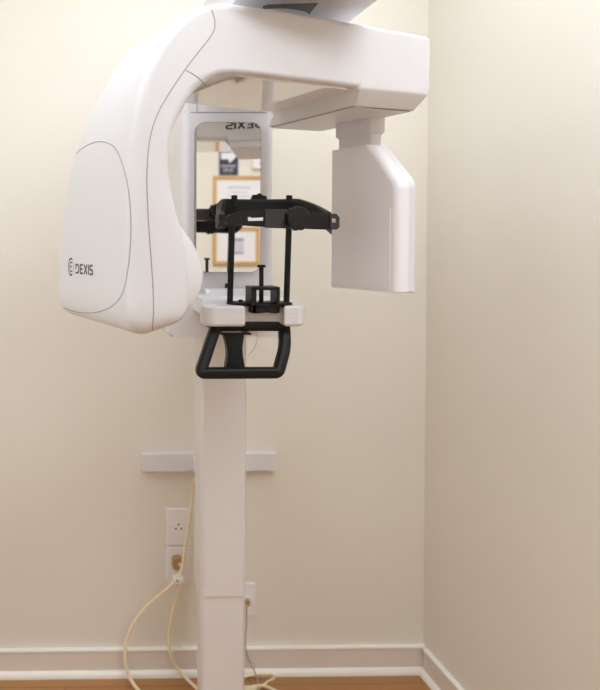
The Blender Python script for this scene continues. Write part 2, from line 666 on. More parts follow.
HP = [(216, 325.5), (284, 325.5), (285, 347), (278, 372.6), (200, 373), (207.5, 351)]
corn = roundpoly([(a, b) for a, b in HP], [4, 4, 8, 4.5, 4.5, 8], 6)
pts = []
for a, b in corn:
    k = (b - 326) / 46
    pts.append(atY(a, b, 1.425 - .035 * k))
bm = bmesh.new()
loop_sweep(bm, pts, .0110, .013, Vector((0, 1, 0)))
hnd = link('handle', bm, M['handle'], machine, angle=50)
hnd['label'] = 'black loop grab handle'
# waisted black post joining tray and handle bar
bm = bmesh.new()
left = [(222.5, 333.5), (225.5, 345), (226.3, 355), (224.3, 368)]
right = [(243.8, 368), (241.5, 355), (241.2, 345), (243, 333.5)]
L3 = spline([(a, b, 0) for a, b in left], 4)
R3 = spline([(a, b, 0) for a, b in right], 4)
pl = [(atY(a.x, a.y, 1.43).x, atY(a.x, a.y, 1.43).z) for a in L3 + R3]
prism(bm, pl, lambda a, b, d: Vector((a, d, b)), 1.418, 1.438, bev=.004, seg=3)
link('handle_post', bm, M['black'], hnd)
a0, a1 = atY(219.5, 333, 1.42), atY(251, 334.6, 1.42)
bm = bmesh.new()
box(bm, (a0.x, 1.415, a1.z), (a1.x, 1.56, a0.z), .0006, 1)
link('mounting_plate', bm, M['black'], machine)
bm = bmesh.new()
box(bm, (a0.x + .008, 1.425, a0.z - .0005), (a1.x - .018, 1.56, tz0 + .006), .002, 2)
link('mounting_block', bm, M['sensor'], machine)
# thin cable drooping behind the handle
bm = bmesh.new()
tube(bm, spline([atY(a, b, 1.66) for a, b in ((258, 330), (257.5, 339), (254, 349), (246, 357), (236, 362), (228, 360))], 6), .0016, 6)
link('cable', bm, M['sensor'], machine)

# --- black base plate, rods, chin rest
BP = tz1
bm = bmesh.new()
x0, x1 = atY(229.5, 307, 1.41).x, atY(293.5, 307, 1.41).x
prism(bm, roundpoly([(x0 + .012, 1.408), (x1 - .004, 1.408), (x1, 1.418), (x1 - .006, 1.455), (x0 + .004, 1.455), (x0, 1.43)], .004), lambda a, b, d: Vector((a, b, d)), BP, BP + .005, bev=.001)
link('support_plate', bm, M['black'], machine)
bm = bmesh.new()
k = atY(240.5, 303.5, 1.43)
lathe(bm, (k.x, 1.43, BP + .004), (0, 0, 1), [(.005, 0), (.005, .004), (.003, .006)], 12)
link('screw', bm, M['black'], machine)

cf, cb = 1.392, 1.44
c0, c1 = atY(251.5, 287, cf), atY(280, 313.2, cf)
bx0, bx1, bz1, bz0 = c0.x, c1.x, c0.z, c1.z
bm = bmesh.new()
t_ = .0105
box(bm, (bx0, cf, bz0), (bx0 + t_, cb, bz1), .0012, 2)
box(bm, (bx1 - .006, cf, bz0), (bx1, cb, bz1), .0012, 2)
box(bm, (bx0 + .002, cf, bz1 - .0065), (bx1 - .002, cb, bz1), .0012, 2)
prism(bm, [(bx0 + .002, bz0), (bx0 + .012, bz0 - .001), ((bx0 + bx1) / 2, bz0 + .002), (bx1 - .012, bz0 - .001), (bx1 - .002, bz0), (bx1 - .002, bz0 + .0165), (bx0 + .002, bz0 + .0165)], lambda a, b, d: Vector((a, d, b)), cf, cb, bev=.001)
chin = link('chin_rest', bm, M['black'], machine)
bm = bmesh.new()
rx = atY(261.3, 290, 1.418).x
rt, rb = atY(261, 265.5, 1.418).z, atY(261, 308, 1.418).z
lathe(bm, (rx, 1.418, rb), (0, 0, 1), [(.0046, 0), (.0046, rt - rb - .004)], 14)
lathe(bm, (rx, 1.418, rt - .004), (0, 0, 1), [(.0070, 0), (.0085, .001), (.0085, .004), (.007, .0055)], 16)
link('bite_rod', bm, M['black'], chin)

RY = 1.437
for (tpx, bpx) in ((232.5, 229.8), (289.3, 286.3)):
    top, bot = atY(tpx, 214, RY), atY(bpx, 306.5, RY)
    bm = bmesh.new()
    d = (top - bot)
    n = d.normalized()
    lathe(bm, bot, n, [(.0062, 0), (.0062, d.length)], 14)
    link('support_rod', bm, M['black'], machine)

# --- head support: curved band, pegs, knobs, near strap
head = bpy.data.objects.new('head_support', None)
COL.objects.link(head)
head.parent = machine
head['label'] = 'black head clamp with scalloped knobs'
ac = Vector((0.5 * (atY(220.8, 220, 1.33).x + atY(333, 220, 1.33).x), 1.33))
aw = 0.5 * (atY(333, 220, 1.33).x - atY(220.8, 220, 1.33).x)
ab = 0.145


def arc_band(bm, th, zf, hf, a0, a1, n=36, grow=0.0):
    """Curved band: zf(s) top height, hf(s) band height, s 0..1 along the arc."""
    rings = []
    for i in range(n + 1):
        s = i / n
        a = a0 + (a1 - a0) * s
        e = 2.6
        ca, sa = math.cos(a), math.sin(a)
        cx = math.copysign(abs(ca) ** (2 / e), ca)
        sy = math.copysign(abs(sa) ** (2 / e), sa)
        nr = Vector((cx / aw, sy / ab)).normalized()
        p = Vector((ac.x + aw * cx, ac.y + ab * sy)) + nr * grow
        pin, pout = p - nr * th, p
        z1, h = zf(s), hf(s)
        c = .002
        sec = [(pin, z1 - h), (pin, z1 - c), (pin + nr * c, z1), (pout - nr * c, z1), (pout, z1 - c), (pout, z1 - h)]
        rings.append([bm.verts.new((q.x, q.y, z)) for q, z in sec])
    for a, b in zip(rings, rings[1:]):
        for j in range(6):
            bm.faces.new((a[j], a[(j + 1) % 6], b[(j + 1) % 6], b[j]))
    bm.faces.new(rings[0][::-1])
    bm.faces.new(rings[-1])


zend_l = atY(220, 213.5, 1.33).z
zend_r = atY(332, 212, 1.33).z
zap = atY(262, 199.5, 1.33 + ab).z


def ztopf(s):          # s=0 right end, s=1 left end
    e = zend_r * (1 - s) + zend_l * s
    k = min(1.0, math.sin(PI * s) / .72) ** (0.85 if s < .5 else 1.0)
    return e + (zap - e) * k


bm = bmesh.new()
arc_band(bm, .010, ztopf, lambda s: .026 + .006 * math.sin(PI * s), 0.02, PI - 0.02)
link('head_band', bm, M['char'], head, angle=40)
# thin dark liner inside the band
bm = bmesh.new()
arc_band(bm, .005, lambda s: ztopf(s) - .0045, lambda s: .026, 0.16, PI - 0.16, grow=-.0098)
link('band_liner', bm, M['black'], head, angle=40)
# left end block
e0, e1 = atY(218.6, 213.8, 1.315), atY(226, 228.2, 1.315)
bm = bmesh.new()
box(bm, (e0.x, 1.312, e1.z), (e1.x, 1.345, e0.z), .002, 2)
link('end_block', bm, M['black'], head)
for (px_, s_) in ((234.3, 0), (289.2, 0)):
    q = atY(px_, 200, 1.452)
    zt, zb_ = atY(px_, 195.3, 1.452).z, atY(px_, 206, 1.452).z
    bm = bmesh.new()
    lathe(bm, (q.x, 1.452, zb_), (0, 0, 1), [(.0064, 0), (.0064, zt - zb_ - .001), (.0054, zt - zb_)], 16)
    link('peg', bm, M['black'], head)
q = atY(258.8, 203.5, 1.478)
bm = bmesh.new()
lathe(bm, (q.x, 1.474, q.z), (0, 1, 0), [(.0195, 0), (.0205, .002), (.0205, .010), (.018, .013)], 72, 9, .07)
link('knob', bm, M['black'], head)

SY = 1.305


def s2(px_, py_, y=SY):
    p_ = atY(px_, py_, y)
    return p_.x, p_.z


bm = bmesh.new()
up = [(217.8, 225.5), (221, 220.5), (227, 216.6), (240, 211.6), (258, 209.8), (268, 209.6), (300, 210.4), (322, 212.6), (331, 214.5)]
dn = [(331, 229.8), (322, 229.5), (300, 228.6), (268, 227), (258, 226.6), (240, 225.2), (230, 225.4), (223.5, 228.6), (219.5, 230.2)]
prism(bm, [s2(*q) for q in up + dn], lambda a, b, d: Vector((a, d, b)), SY, SY + .006, bev=.001)
strap = link('strap', bm, M['black'], head, angle=40)
bm = bmesh.new()
prism(bm, roundpoly([s2(264.5, 209.2), s2(287.5, 209.2), s2(287.5, 228.6), s2(264.5, 227.8)], .001), lambda a, b, d: Vector((a, d, b)), SY - .004, SY + .001, bev=.0008)
link('buckle', bm, M['char'], strap)
bm = bmesh.new()
for (a, b) in ((220.6, 227.3), (225.6, 223.2)):
    q = atY(a, b, SY)
    lathe(bm, q, (0, -1, 0), [(.0032, -.001), (.0032, .0015), (.002, .0025)], 14)
link('rivet', bm, M['char'], strap)
# white printed strip on the strap
bm = bmesh.new()
prism(bm, [s2(248, 217), s2(250.4, 217.2), s2(251, 218), s2(258, 217.7), s2(263, 217.3), s2(263, 220.7), s2(248, 221)], lambda a, b, d: Vector((a, d, b)), SY - .0007, SY + .001)
link('label_strip', bm, M['label'], strap, smooth=False)
# end clip with a slot
bm = bmesh.new()
o_ = [s2(329.8, 213.8), s2(336, 214), s2(339, 217), s2(338.6, 228), s2(336.5, 229.4), s2(331.4, 229.6), s2(330.8, 234.2), s2(325.6, 230)]
outer = [s2(329.8, 213.8), s2(336.4, 214), s2(339, 217.2), s2(338.7, 227.6), s2(336.8, 229.2), s2(329.8, 229.6)]
ix0, iz1 = s2(331.4, 218.4)
ix1, iz0 = s2(336, 222.6)
t2 = bmesh.new()
ox0, ox1 = outer[0][0], outer[2][0]
oz1, oz0 = outer[0][1], outer[5][1]
box(t2, (ox0, 0, oz0), (ix0, .005, oz1))
box(t2, (ix0, 0, iz1), (ix1, .005, oz1))
box(t2, (ix0, 0, oz0), (ix1, .005, iz0))
prism(t2, [(ix1, oz0), (ox1 - .005, oz0), (ox1, oz0 + .005), (ox1, oz1 - .007), (ox1 - .006, oz1), (ix1, oz1)], lambda a, b, d: Vector((a, d, b)), 0, .005)
prism(t2, [s2(325.5, 229), s2(331.5, 229), s2(331, 234.2)], lambda a, b, d: Vector((a, d, b)), 0, .005)
merge(bm, t2, lambda x, y, z: Vector((x, SY - .003 + y, z)))
link('end_clip', bm, M['char'], strap, smooth=False)
q = atY(299.6, 218.2, SY - .02)
bm = bmesh.new()
lathe(bm, (q.x, SY, q.z), (0, -1, 0), [(.0215, -.001), (.0225, .003), (.0225, .014), (.0205, .017), (.009, .018)], 88, 11, .045)
link('knob', bm, M['black'], head)
# side links joining the strap to the band
bm = bmesh.new()
l0, l1 = s2(324, 214), s2(331, 229)
box(bm, (l0[0], SY + .004, l1[1]), (l1[0], 1.345, l0[1]), .001, 1)
link('hinge_link', bm, M['char'], head)

# --- fixed overhead arm
ZA = 1.728
ox0 = atY(233, 2, 1.2).x
p_ = on_plane(377.5, 0, (0, 0, ZA), Zv)
ox1 = p_.x
bm = bmesh.new()
pl = roundpoly([(ox0 + .052, 1.90), (ox0, 1.10), (ox1, 1.10), (ox1, 1.90)], [.01, .06, .06, .01], 6)
prism(bm, pl, lambda a, b, d: Vector((a, b, d)), ZA, ZA + .13, bev=.010, seg=4)
ohead = link('overhead_arm', bm, M['lav'], machine)
bm = bmesh.new()
sl = [on_plane(a, b, (0, 0, ZA), Zv) for a, b in ((263, 6), (268, 4.6), (318, 3), (307, 16), (262, 9.5))]
prism(bm, [(q.x, q.y) for q in sl], lambda a, b, d: Vector((a, b, d)), ZA - .0012, ZA + .002)
link('recess_panel', bm, M['dark'], ohead, smooth=False)
bm = bmesh.new()
sl = [on_plane(a, b, (0, 0, ZA), Zv) for a, b in ((285, 14.5), (310, 12.5), (307, 18), (290, 17))]
prism(bm, [(q.x, q.y) for q in sl], lambda a, b, d: Vector((a, b, d)), ZA - .0020, ZA + .002)
link('recess_slot', bm, M['black'], ohead, smooth=False)
bm = bmesh.new()
pc = A(.35, .14, 0)
lathe(bm, (pc.x, pc.y, 1.66), (0, 0, 1), [(.085, 0), (.085, ZA - 1.655)], 40)
link('rotation_hub', bm, M['sensor'], machine)

# --- rotating C-arm: loft of rounded rectangles
# station: outer (t,z), inner (t,z), v_near, v_far, r_outer_near, r_outer_far, r_inner_near, r_inner_far
def ti(px_, py_):
    return atv(px_, py_, 0)


ST = [
    ((.040, 1.1560), (.085, 1.169), .030, .34, .010, .02, .008, .02),
    ((.022, 1.1595), (.096, 1.177), .012, .364, .014, .03, .010, .02),
    ((.007, 1.1710), (.104, 1.188), .003, .374, .018, .03, .014, .02),
    ((0, 1.1950), (.1085, 1.206), 0, .378, .022, .035, .016, .02),
    ((-.001, 1.24), (.1095, 1.250), 0, .378, .024, .035, .016, .02),
    ((-.001, 1.30), (.1020, 1.302), 0, .370, .024, .035, .016, .02),
    ((-.001, 1.35), (.0890, 1.350), 0, .354, .024, .04, .016, .02),
    ((0, 1.40), (.0770, 1.398), 0, .330, .024, .045, .016, .02),
    ((.002, 1.45), (.0725, 1.446), 0, .303, .022, .05, .016, .02),
    ((.008, 1.498), (.0800, 1.487), 0, .275, .018, .06, .016, .02),
    ((.021, 1.552), (.1030, 1.530), 0, .240, .015, .06, .016, .02),
    ((.041, 1.602), (.1190, 1.552), 0, .218, .014, .06, .016, .02),
    ((.069, 1.645), (.1370, 1.568), 0, .218, .013, .05, .014, .02),
    ((.111, 1.682), (.1560, 1.580), 0, .232, .012, .04, .012, .02),
    ((.156, 1.7000), (.1780, 1.5855), 0, .243, .012, .03, .010, .015),
    ((.22, 1.7040), (.22, 1.5880), 0, .25, .012, .03, .008, .015),
    ((.40, 1.6980), (.40, 1.5835), 0, .25, .010, .03, .008, .015),
    ((.580, 1.6895), (.580, 1.5740), 0, .25, .009, .03, .010, .015),
    ((.606, 1.6880), (.603, 1.5770), .0015, .248, .009, .02, .010, .015),
    ((.613, 1.6820), (.611, 1.5850), .005, .244, .007, .02, .008, .015),
]


def refit(q):
    """Arm-profile reading taken with a level view -> the same reading through the tilted view."""
    p = A(q[0], 0, q[1])
    return atv(65 + 700 * p.x / p.y, 240 - 700 * (p.z - 1.31) / p.y, 0)


ST = [(refit(a), refit(b), *rest) for a, b, *rest in ST]


def section(o, i, vn, vf, ron, rof, rin, rif, n=6):
    o, i = Vector(o), Vector(i)
    L = (o - i).length
    a = (o - i) / L
    pts_ = []
    for (ca, cv, sa, sv, r_) in ((L, vn, -1, 1, ron), (L, vf, -1, -1, rof), (0, vf, 1, -1, rif), (0, vn, 1, 1, rin)):
        r_ = min(r_, L * .45)
        c_ = (ca + sa * r_, cv + sv * r_)
        arc = []
        for k_ in range(n + 1):
            th = PI / 2 * k_ / n
            arc.append((c_[0] - sa * r_ * math.cos(th), c_[1] - sv * r_ * math.sin(th)))
        # order so the outline runs round the section
        if (ca, cv) == (L, vn):
            arc = arc[::-1]
        elif (ca, cv) == (0, vf):
            arc = arc[::-1]
        pts_ += arc
    return [(i + a * q[0], q[1]) for q in pts_]


def loft(bm, stations, sub=5):
    # Catmull-Rom over the stations for a smooth skin
    P = [Vector((*s[0], *s[1], *s[2:])) if False else [*s[0], *s[1], *s[2:]] for s in stations]
    out = []
    n = len(P)
    for i in range(n - 1):
        p0, p1, p2, p3 = P[max(i - 1, 0)], P[i], P[i + 1], P[min(i + 2, n - 1)]
        for k_ in range(sub):
            t = k_ / sub
            out.append([0.5 * (2 * b + (c - a) * t + (2 * a - 5 * b + 4 * c - d) * t * t + (3 * b - a - 3 * c + d) * t ** 3) for a, b, c, d in zip(p0, p1, p2, p3)])
    out.append(P[-1])
    rings = []
    for s in out:
        sec = section(s[0:2], s[2:4], *s[4:])
        rings.append([bm.verts.new(A(q.x, v_, q.y)) for q, v_ in sec])
    m_ = len(rings[0])
    for a, b in zip(rings, rings[1:]):
        for j in range(m_):
            bm.faces.new((a[j], a[(j + 1) % m_], b[(j + 1) % m_], b[j]))
    bm.faces.new(rings[0][::-1])
    bm.faces.new(rings[-1])


bm = bmesh.new()
loft(bm, ST)
bmesh.ops.recalc_face_normals(bm, faces=bm.faces)
bvh = BVHTree.FromBMesh(bm)
arm = link('rotating_arm', bm, M['white'], machine, angle=40)


def hit(px_, py_):
    """Surface point of the arm seen through a pixel (used to lay seams on its skin)."""
    h = bvh.ray_cast(CAMLOC, ray(px_, py_))
    return (h[0], h[1]) if h[0] is not None else (None, None)


def surf_line(pix, r=.0007, sub=10, closed=False, lift=.0001):
    out = []
    for q in spline([(a, b, 0) for a, b in pix], sub, closed):
        p, n = hit(q.x, q.y)
        if p is not None:
            out.append(p + n * lift)
    return out


def seam(name, pix, r=.0006, closed=False):
    bm = bmesh.new()
    tube(bm, surf_line(pix, closed=closed), r, 5, closed=closed)
    return link(name, bm, M['seam'], arm, smooth=True, angle=180)


seam('shell_seam', [(211.5, 9.5), (214.5, 20), (214, 30), (208, 40), (196, 55), (184, 71), (170, 92), (158, 113), (150, 138), (147, 170), (147.5, 205), (150, 245), (152.5, 280), (153.5, 310), (152.3, 330)], .00075)
seam('shell_seam', [(186, 70.5), (196, 76), (203, 82.5), (206, 86)], .0007)
seam('cover_seam', [(64.5, 308), (80, 312.5), (98, 312), (113, 305.5), (123, 292), (128.5, 265), (131, 228), (128.5, 190), (122, 163), (115, 148), (106, 142.5), (96, 142), (84, 147), (75, 155), (71.5, 161)], .0007)

# tube-head logo and lettering laid on the outer skin
wl = word_len('DEXIS')
bm = bmesh.new()


def skin(px_, py_, lift=.00025):
    p, n = hit(px_, py_)
    return p + n * lift


def tube_word(a, b):
    a /= wl
    return skin(75.6 + 17.4 * a, 263.7 + 1.2 * a + b * (9.6 + 1.0 * a))


word(bm, 'DEXIS', tube_word, .19)
link('lettering', bm, M['ink'], arm, smooth=False)
bm = bmesh.new()


def emb(a, b):         # a to the reader's right
    return skin(71.1 + 2.85 * a, 266.8 - 9.2 * b + .3 * a)


def arcpts(r_, d0, d1, n=20):
    return [(r_ * math.cos(math.radians(d0 + (d1 - d0) * k_ / n)), r_ * math.sin(math.radians(d0 + (d1 - d0) * k_ / n))) for k_ in range(n + 1)]


stroke(bm, arcpts(.9, 60, 300, 30), .2, emb)
stroke(bm, arcpts(.9, -35, 40, 12), .1, emb)
stroke(bm, arcpts(.48, 70, 250, 16), .16, emb)
stroke(bm, [(-.35, .02), (.35, .02)], .14, emb)
stroke(bm, [(-.15, .48), (.42, .48)], .16, emb)
stroke(bm, [(-.15, -.5), (.42, -.5)], .16, emb)
link('emblem', bm, M['ink'], arm, smooth=False)

# lettering on the side of the beam that faces the mirror
bm = bmesh.new()


def refl(px_, py_, plane_p, plane_n):
    d = ray(px_, py_)
    t = (MIR - .001 - CAMLOC.y) / d.y
    p = CAMLOC + d * t
    d2 = Vector((d.x, -d.y, d.z))
    return p + d2 * ((Vector(plane_p) - p).dot(plane_n) / d2.dot(plane_n))


VB = .2505
pS, pD = refl(226, 128, A(0, VB, 0), V), refl(263, 122, A(0, VB, 0), V)
tS, tD = (pS - O0).dot(U), (pD - O0).dot(U)
pz1, pz0 = refl(232, 121.6, A(0, VB, 0), V).z, refl(232, 129.2, A(0, VB, 0), V).z
word(bm, 'DEXIS', lambda a, b: A(tD + (tS - tD) * a / wl, VB, pz0 + (pz1 - pz0) * (1 - b)), .2)
link('lettering', bm, M['ink'], arm, smooth=False)

# glossy underside panel of the beam
bm = bmesh.new()
prism(bm, roundpoly([(.20, .012), (.44, .012), (.44, .240), (.20, .240)], .01), lambda a, b, d: A(a, b, d - (a - .22) * .025), 1.5845, 1.590)
link('underside_panel', bm, M['gloss'], arm, smooth=False)

# sensor carriage below the beam end
ZC = 1.5545
ta, _ = atv(358.5, 103, .012)
tb, _ = atv(412, 107, .02)
bm = bmesh.new()


def fr_c(a, b, d):
    return A(a, b, d)


# chamfered block flush with the beam front, sloping in to a smaller foot
KB = .285
up_ = roundpoly([(ta - .012, -.0006), (.6125, -.0006), (.6125, .262), (ta - .012, .262)], .010)
lo_ = roundpoly([(ta - .002, .020), (tb + .012, .020), (tb + .012, KB), (ta - .002, KB)], .010)
t3 = bmesh.new()
lay = [(up_, 1.594), (up_, 1.5835), (inset(up_, .0012), 1.5805), (inset(up_, .004), 1.5765), (lo_, ZC + .0030), (inset(lo_, .0008), ZC + .0012), (inset(lo_, .0025), ZC)]
vl = [[t3.verts.new((a, b, z)) for a, b in q] for q, z in lay]
for q0, q1 in zip(vl, vl[1:]):
    for j in range(len(q0)):
        jj = (j + 1) % len(q0)
        t3.faces.new((q0[j], q0[jj], q1[jj], q1[j]))
t3.faces.new(vl[0])
t3.faces.new(vl[-1][::-1])
merge(bm, t3, fr_c)
carr = link('sensor_carriage', bm, M['white'], machine, angle=50)
bm = bmesh.new()
prism(bm, roundpoly([(ta + .002, .027), (tb + .002, .027), (tb + .002, KB - .006), (ta + .002, KB - .006)], .006), lambda a, b, d: A(a, b, d), ZC - .0022, ZC + .001, bev=.0005)
link('cover_plate', bm, M['lav'], carr)
bm = bmesh.new()
tube(bm, [A(ta + .001, .028, ZC - .0005), A(tb - .004, .0262, ZC - .0005), A(tb + .002, .028, ZC - .0005)], .0009, 5)
link('seam', bm, M['seam'], carr)
bm = bmesh.new()
tube(bm, [A(ta + .0015, .030, ZC - .0005), A(ta + .0015, KB - .012, ZC - .0005)], .0007, 5)
link('seam', bm, M['seam'], carr)

# neck in two steps
tn = .566
vfar, _ = att(336.3, 125, tn)
vnear, _ = att(370, 125, tn)


def neck(name, d, z0, z1):
    bm = bmesh.new()
    prism(bm, roundpoly([(tn + d, vnear + d), (.602 - d, vnear + d), (.602 - d, vfar - d), (tn + d, vfar - d)], .006), lambda a, b, d_: A(a, b, d_), z0, z1, bev=.0008)
    return link(name, bm, M['lav'], machine)


zn1 = (att(350, 136.5, tn)[1])
neck('sensor_neck', 0, zn1, ZC)
neck('sensor_neck_sleeve', -.0022, att(350, 115.5, tn)[1] - .0405, att(350, 117.5, tn)[1])
neck('sensor_neck_base', .0025, att(350, 152, tn)[1] - .01, zn1 + .005)

# sensor head
ts = .560
pix = [(332.3, 150.5), (366.5, 146), (371, 148.5), (396.5, 179), (398.5, 186), (397.5, 292.6), (333, 287.8)]
pg = [att(a, b, ts) for a, b in pix]
zt0 = pg[0][1]
zbm = 0.5 * (pg[5][1] + pg[6][1])
vN, vF = pg[5][0], pg[0][0]
pg = [(vF, zt0), (pg[1][0], zt0), (pg[2][0], zt0 - .004), pg[3], (vN, pg[4][1]), (vN, zbm), (vF, zbm)]
vtop = pg[1][0]
pg = roundpoly(pg, [.003, .004, .004, .008, .006, .003, .003], 5)


def head_ring(k):
    """Outline of the head pulled in on its near and sloping sides."""
    out = []
    for a, b in pg:
        w_ = min(1.0, max(0.0, (vtop + .002 - a) / .02))
        out.append((a + k * w_, b - k * .25 * w_ * (1 if b > zbm + .02 else 0)))
    return out


bm = bmesh.new()
RV, RT = .0155, .014
lay = []
for k_ in range(8):
    th = PI / 2 * k_ / 7
    lay.append((head_ring(RV * (1 - math.sin(th)) + .0002), ts + RT * (1 - math.cos(th))))
lay.append((pg, ts + .0262))
lay.append((inset(pg, .0006), ts + .0266))
vl = [[bm.verts.new(A(d, a, b)) for a, b in q] for q, d in lay]
for q0, q1 in zip(vl, vl[1:]):
    for j in range(len(q0)):
        jj = (j + 1) % len(q0)
        bm.faces.new((q0[j], q0[jj], q1[jj], q1[j]))
bm.faces.new(vl[0])
bm.faces.new(vl[-1][::-1])
sh = link('sensor_head', bm, M['sensor'], machine, angle=40)
bm = bmesh.new()
pillow(bm, [(a, b) for a, b in pg], lambda a, b, d: A(d, a, b), ts + .0266, ts + .043, .0006, .003)
link('back_cover', bm, M['lav'], sh, angle=40)
f0, f1 = att(333, 210.8, ts), att(389.8, 288.5, ts)
bm = bmesh.new()
prism(bm, roundpoly([(vF - .003, zbm + .004), (f1[0], zbm + .004), (f1[0], f0[1]), (vF - .003, f0[1])], .004), lambda a, b, d: A(d, a, b), ts - .0012, ts + .001, bev=.0005)
link('sensor_window', bm, M['sensor'], sh)

# bulged beam-exit cover on the inner side of the tube head
def bulge_profile(z):
    k_ = (z - 1.185) / (1.350 - 1.185)
    return max(0.0, math.sin(PI * min(1, max(0, k_)) ** 0.8)) ** .7


bm = bmesh.new()
rings = []
zs_ = [1.185 + (1.350 - 1.185) * k_ / 24 for k_ in range(25)]


def inner_t(z):
    tab = [(1.178, .096), (1.188, .104), (1.206, .1085), (1.25, .1095), (1.302, .102), (1.35, .089), (1.398, .077)]
    for (za, ta_), (zb2, tb2) in zip(tab, tab[1:]):
        if za <= z <= zb2:
            return ta_ + (tb2 - ta_) * (z - za) / (zb2 - za)
    return tab[0][1] if z < tab[0][0] else tab[-1][1]


for z in zs_:
    b_ = .054 * bulge_profile(z)
    t0_ = inner_t(z)
    sec = [(t0_ - .020, .012)]
    for k_ in range(21):
        u_ = -1 + 2 * k_ / 20
        sec.append((t0_ - .014 + (b_ + .010) * max(0.0, 1 - abs(u_) ** 6) ** .4, .125 + .113 * u_))
    sec.append((t0_ - .020, .238))
    rings.append([bm.verts.new(A(a, v_, z)) for a, v_ in sec])
for a, b in zip(rings, rings[1:]):
    for j in range(len(a)):
        jj = (j + 1) % len(a)
        bm.faces.new((a[j], a[jj], b[jj], b[j]))
bm.faces.new(rings[0])
bm.faces.new(rings[-1][::-1])
link('beam_window', bm, M['cover'], machine, angle=50)

# ------------------------------------------------------------------ wall outlets
PY = WB - .006


def outlet(name, px0, py0, px1, py1, label, kind):
    a, b = atY(px0, py0, PY), atY(px1, py1, PY)
    cx_, cz_ = (a.x + b.x) / 2, (a.z + b.z) / 2
    hw, hh = abs(b.x - a.x) / 2, abs(a.z - b.z) / 2
    t = thing(name, label, 'wall outlet', (cx_, WB, cz_ - hh), 'wall outlets behind the column')
    bm = bmesh.new()
    box(bm, (cx_ - hw, PY, cz_ - hh), (cx_ + hw, WB, cz_ + hh), .003, 3)
    link('cover_plate', bm, M['plate'], t)
    bm = bmesh.new()
    lathe(bm, (cx_, PY + .001, cz_), (0, -1, 0), [(.0185, 0), (.0185, .002), (.0175, .003)], 28)
    rcp = link('receptacle', bm, M['trim_edge'], t)
    bm = bmesh.new()
    for (dx, dz) in ((0, .009), (-.0085, -.004), (.0085, -.004)):
        lathe(bm, (cx_ + dx, PY - .0015, cz_ + dz), (0, -1, 0), [(.0032, 0), (.0032, .0008)], 10)
    link('socket_hole', bm, M['dark'], rcp, smooth=False)
    for dz in (.030, -.030):
        bm = bmesh.new()
        lathe(bm, (cx_, PY + .0005, cz_ + dz), (0, -1, 0), [(.0026, 0), (.0026, .001), (.0016, .0015)], 10)
        link('screw', bm, M['sensor'], t)
    return cx_, cz_


outlet('wall_outlet', 166.5, 508.6, 190.5, 545.6, 'upper white wall outlet with a bare three-hole socket, above the plugged-in one', 'open')
ocx, ocz = outlet('wall_outlet', 166.5, 547.2, 190.5, 583.8, 'lower white wall outlet with the tan plug pushed into it, left of column', 'plug')
rcx, rcz = outlet('wall_outlet', 231.5, 583.5, 255.3, 616, 'white wall outlet half hidden behind the right edge of the column', 'half')

# ------------------------------------------------------------------ cords
# cord from the plug
cy = WB - .035


def W(px_, py_, y=cy):
    return atY(px_, py_, y)


def floorpt(px_, py_, z=.0062):
    return on_plane(px_, py_, (0, 0, z + FZ), Zv)


pcord = thing('power_cord', 'cream power cord with tan plug, running from lower outlet down to the floor', 'power cord', (ocx, WB - .04, FZ))
bm = bmesh.new()
pk = W(177.5, 562, PY - .012)
prism(bm, roundpoly([(-.016, -.017), (.013, -.017), (.016, .010), (.010, .018), (-.010, .018), (-.016, .010)], .005), lambda a, b, d: Vector((pk.x + a, d, pk.z + b)), PY - .030, PY - .0012, bev=.004, seg=3)
plug = link('plug', bm, M['plug'], pcord)
bm = bmesh.new()
lathe(bm, (pk.x + .004, PY - .029, pk.z + .001), (0, -1, 0), [(.005, 0), (.005, .002), (.003, .003)], 12)
link('face_disc', bm, M['sensor'], plug)
bm = bmesh.new()
path = [Vector((pk.x, PY - .020, pk.z - .012)), W(178, 571, PY - .022), W(179.5, 580), W(177, 595), W(172, 615), W(169, 637), W(171, 655, WB - .045), W(178.5, 670, WB - .05), W(190, 682, WB - .07), floorpt(203, 694), floorpt(216, 704)]
tube(bm, spline(path, 8), .0052, 10)
link('cable', bm, M['cord'], pcord)

c2 = thing('power_cord', 'cream cord hanging from behind the column and looping out to the left', 'power cord', (W(180, 576).x, WB - .05, FZ))
bm = bmesh.new()
path = [W(206, 475.5, 2.035), W(199.5, 475, 2.04), W(194.5, 481, 2.05), W(193, 492), W(190, 515), W(186.5, 540), W(183, 562), W(178.5, 577, cy - .014), W(167, 589, cy - .012), W(148, 605), W(134, 623), W(126, 643), W(125.5, 660, WB - .045), W(130, 678, WB - .055), floorpt(141, 693), floorpt(160, 708), floorpt(196, 722)]
tube(bm, spline(path, 8), .0052, 10)
link('cable', bm, M['cord'], c2)
# white tie with a printed tag
bm = bmesh.new()
q = W(178.2, 578.5, cy - .008)
box(bm, (q.x - .0145, q.y - .017, q.z - .0095), (q.x + .0135, q.y + .014, q.z + .0085), .003, 2)
tie = tag(link('cable_tie', bm, M['label'], origin=(q.x, q.y, q.z - .0075)), 'small white tag clamped round both cream cords below the plug', 'cable tie')
bm = bmesh.new()
box(bm, (-.008, -.0176, -.001), (-.003, -.0165, .0038))
for v in bm.verts:
    v.co += Vector((q.x, q.y, q.z))
link('printed_mark', bm, M['ink'], parent=tie, smooth=False)

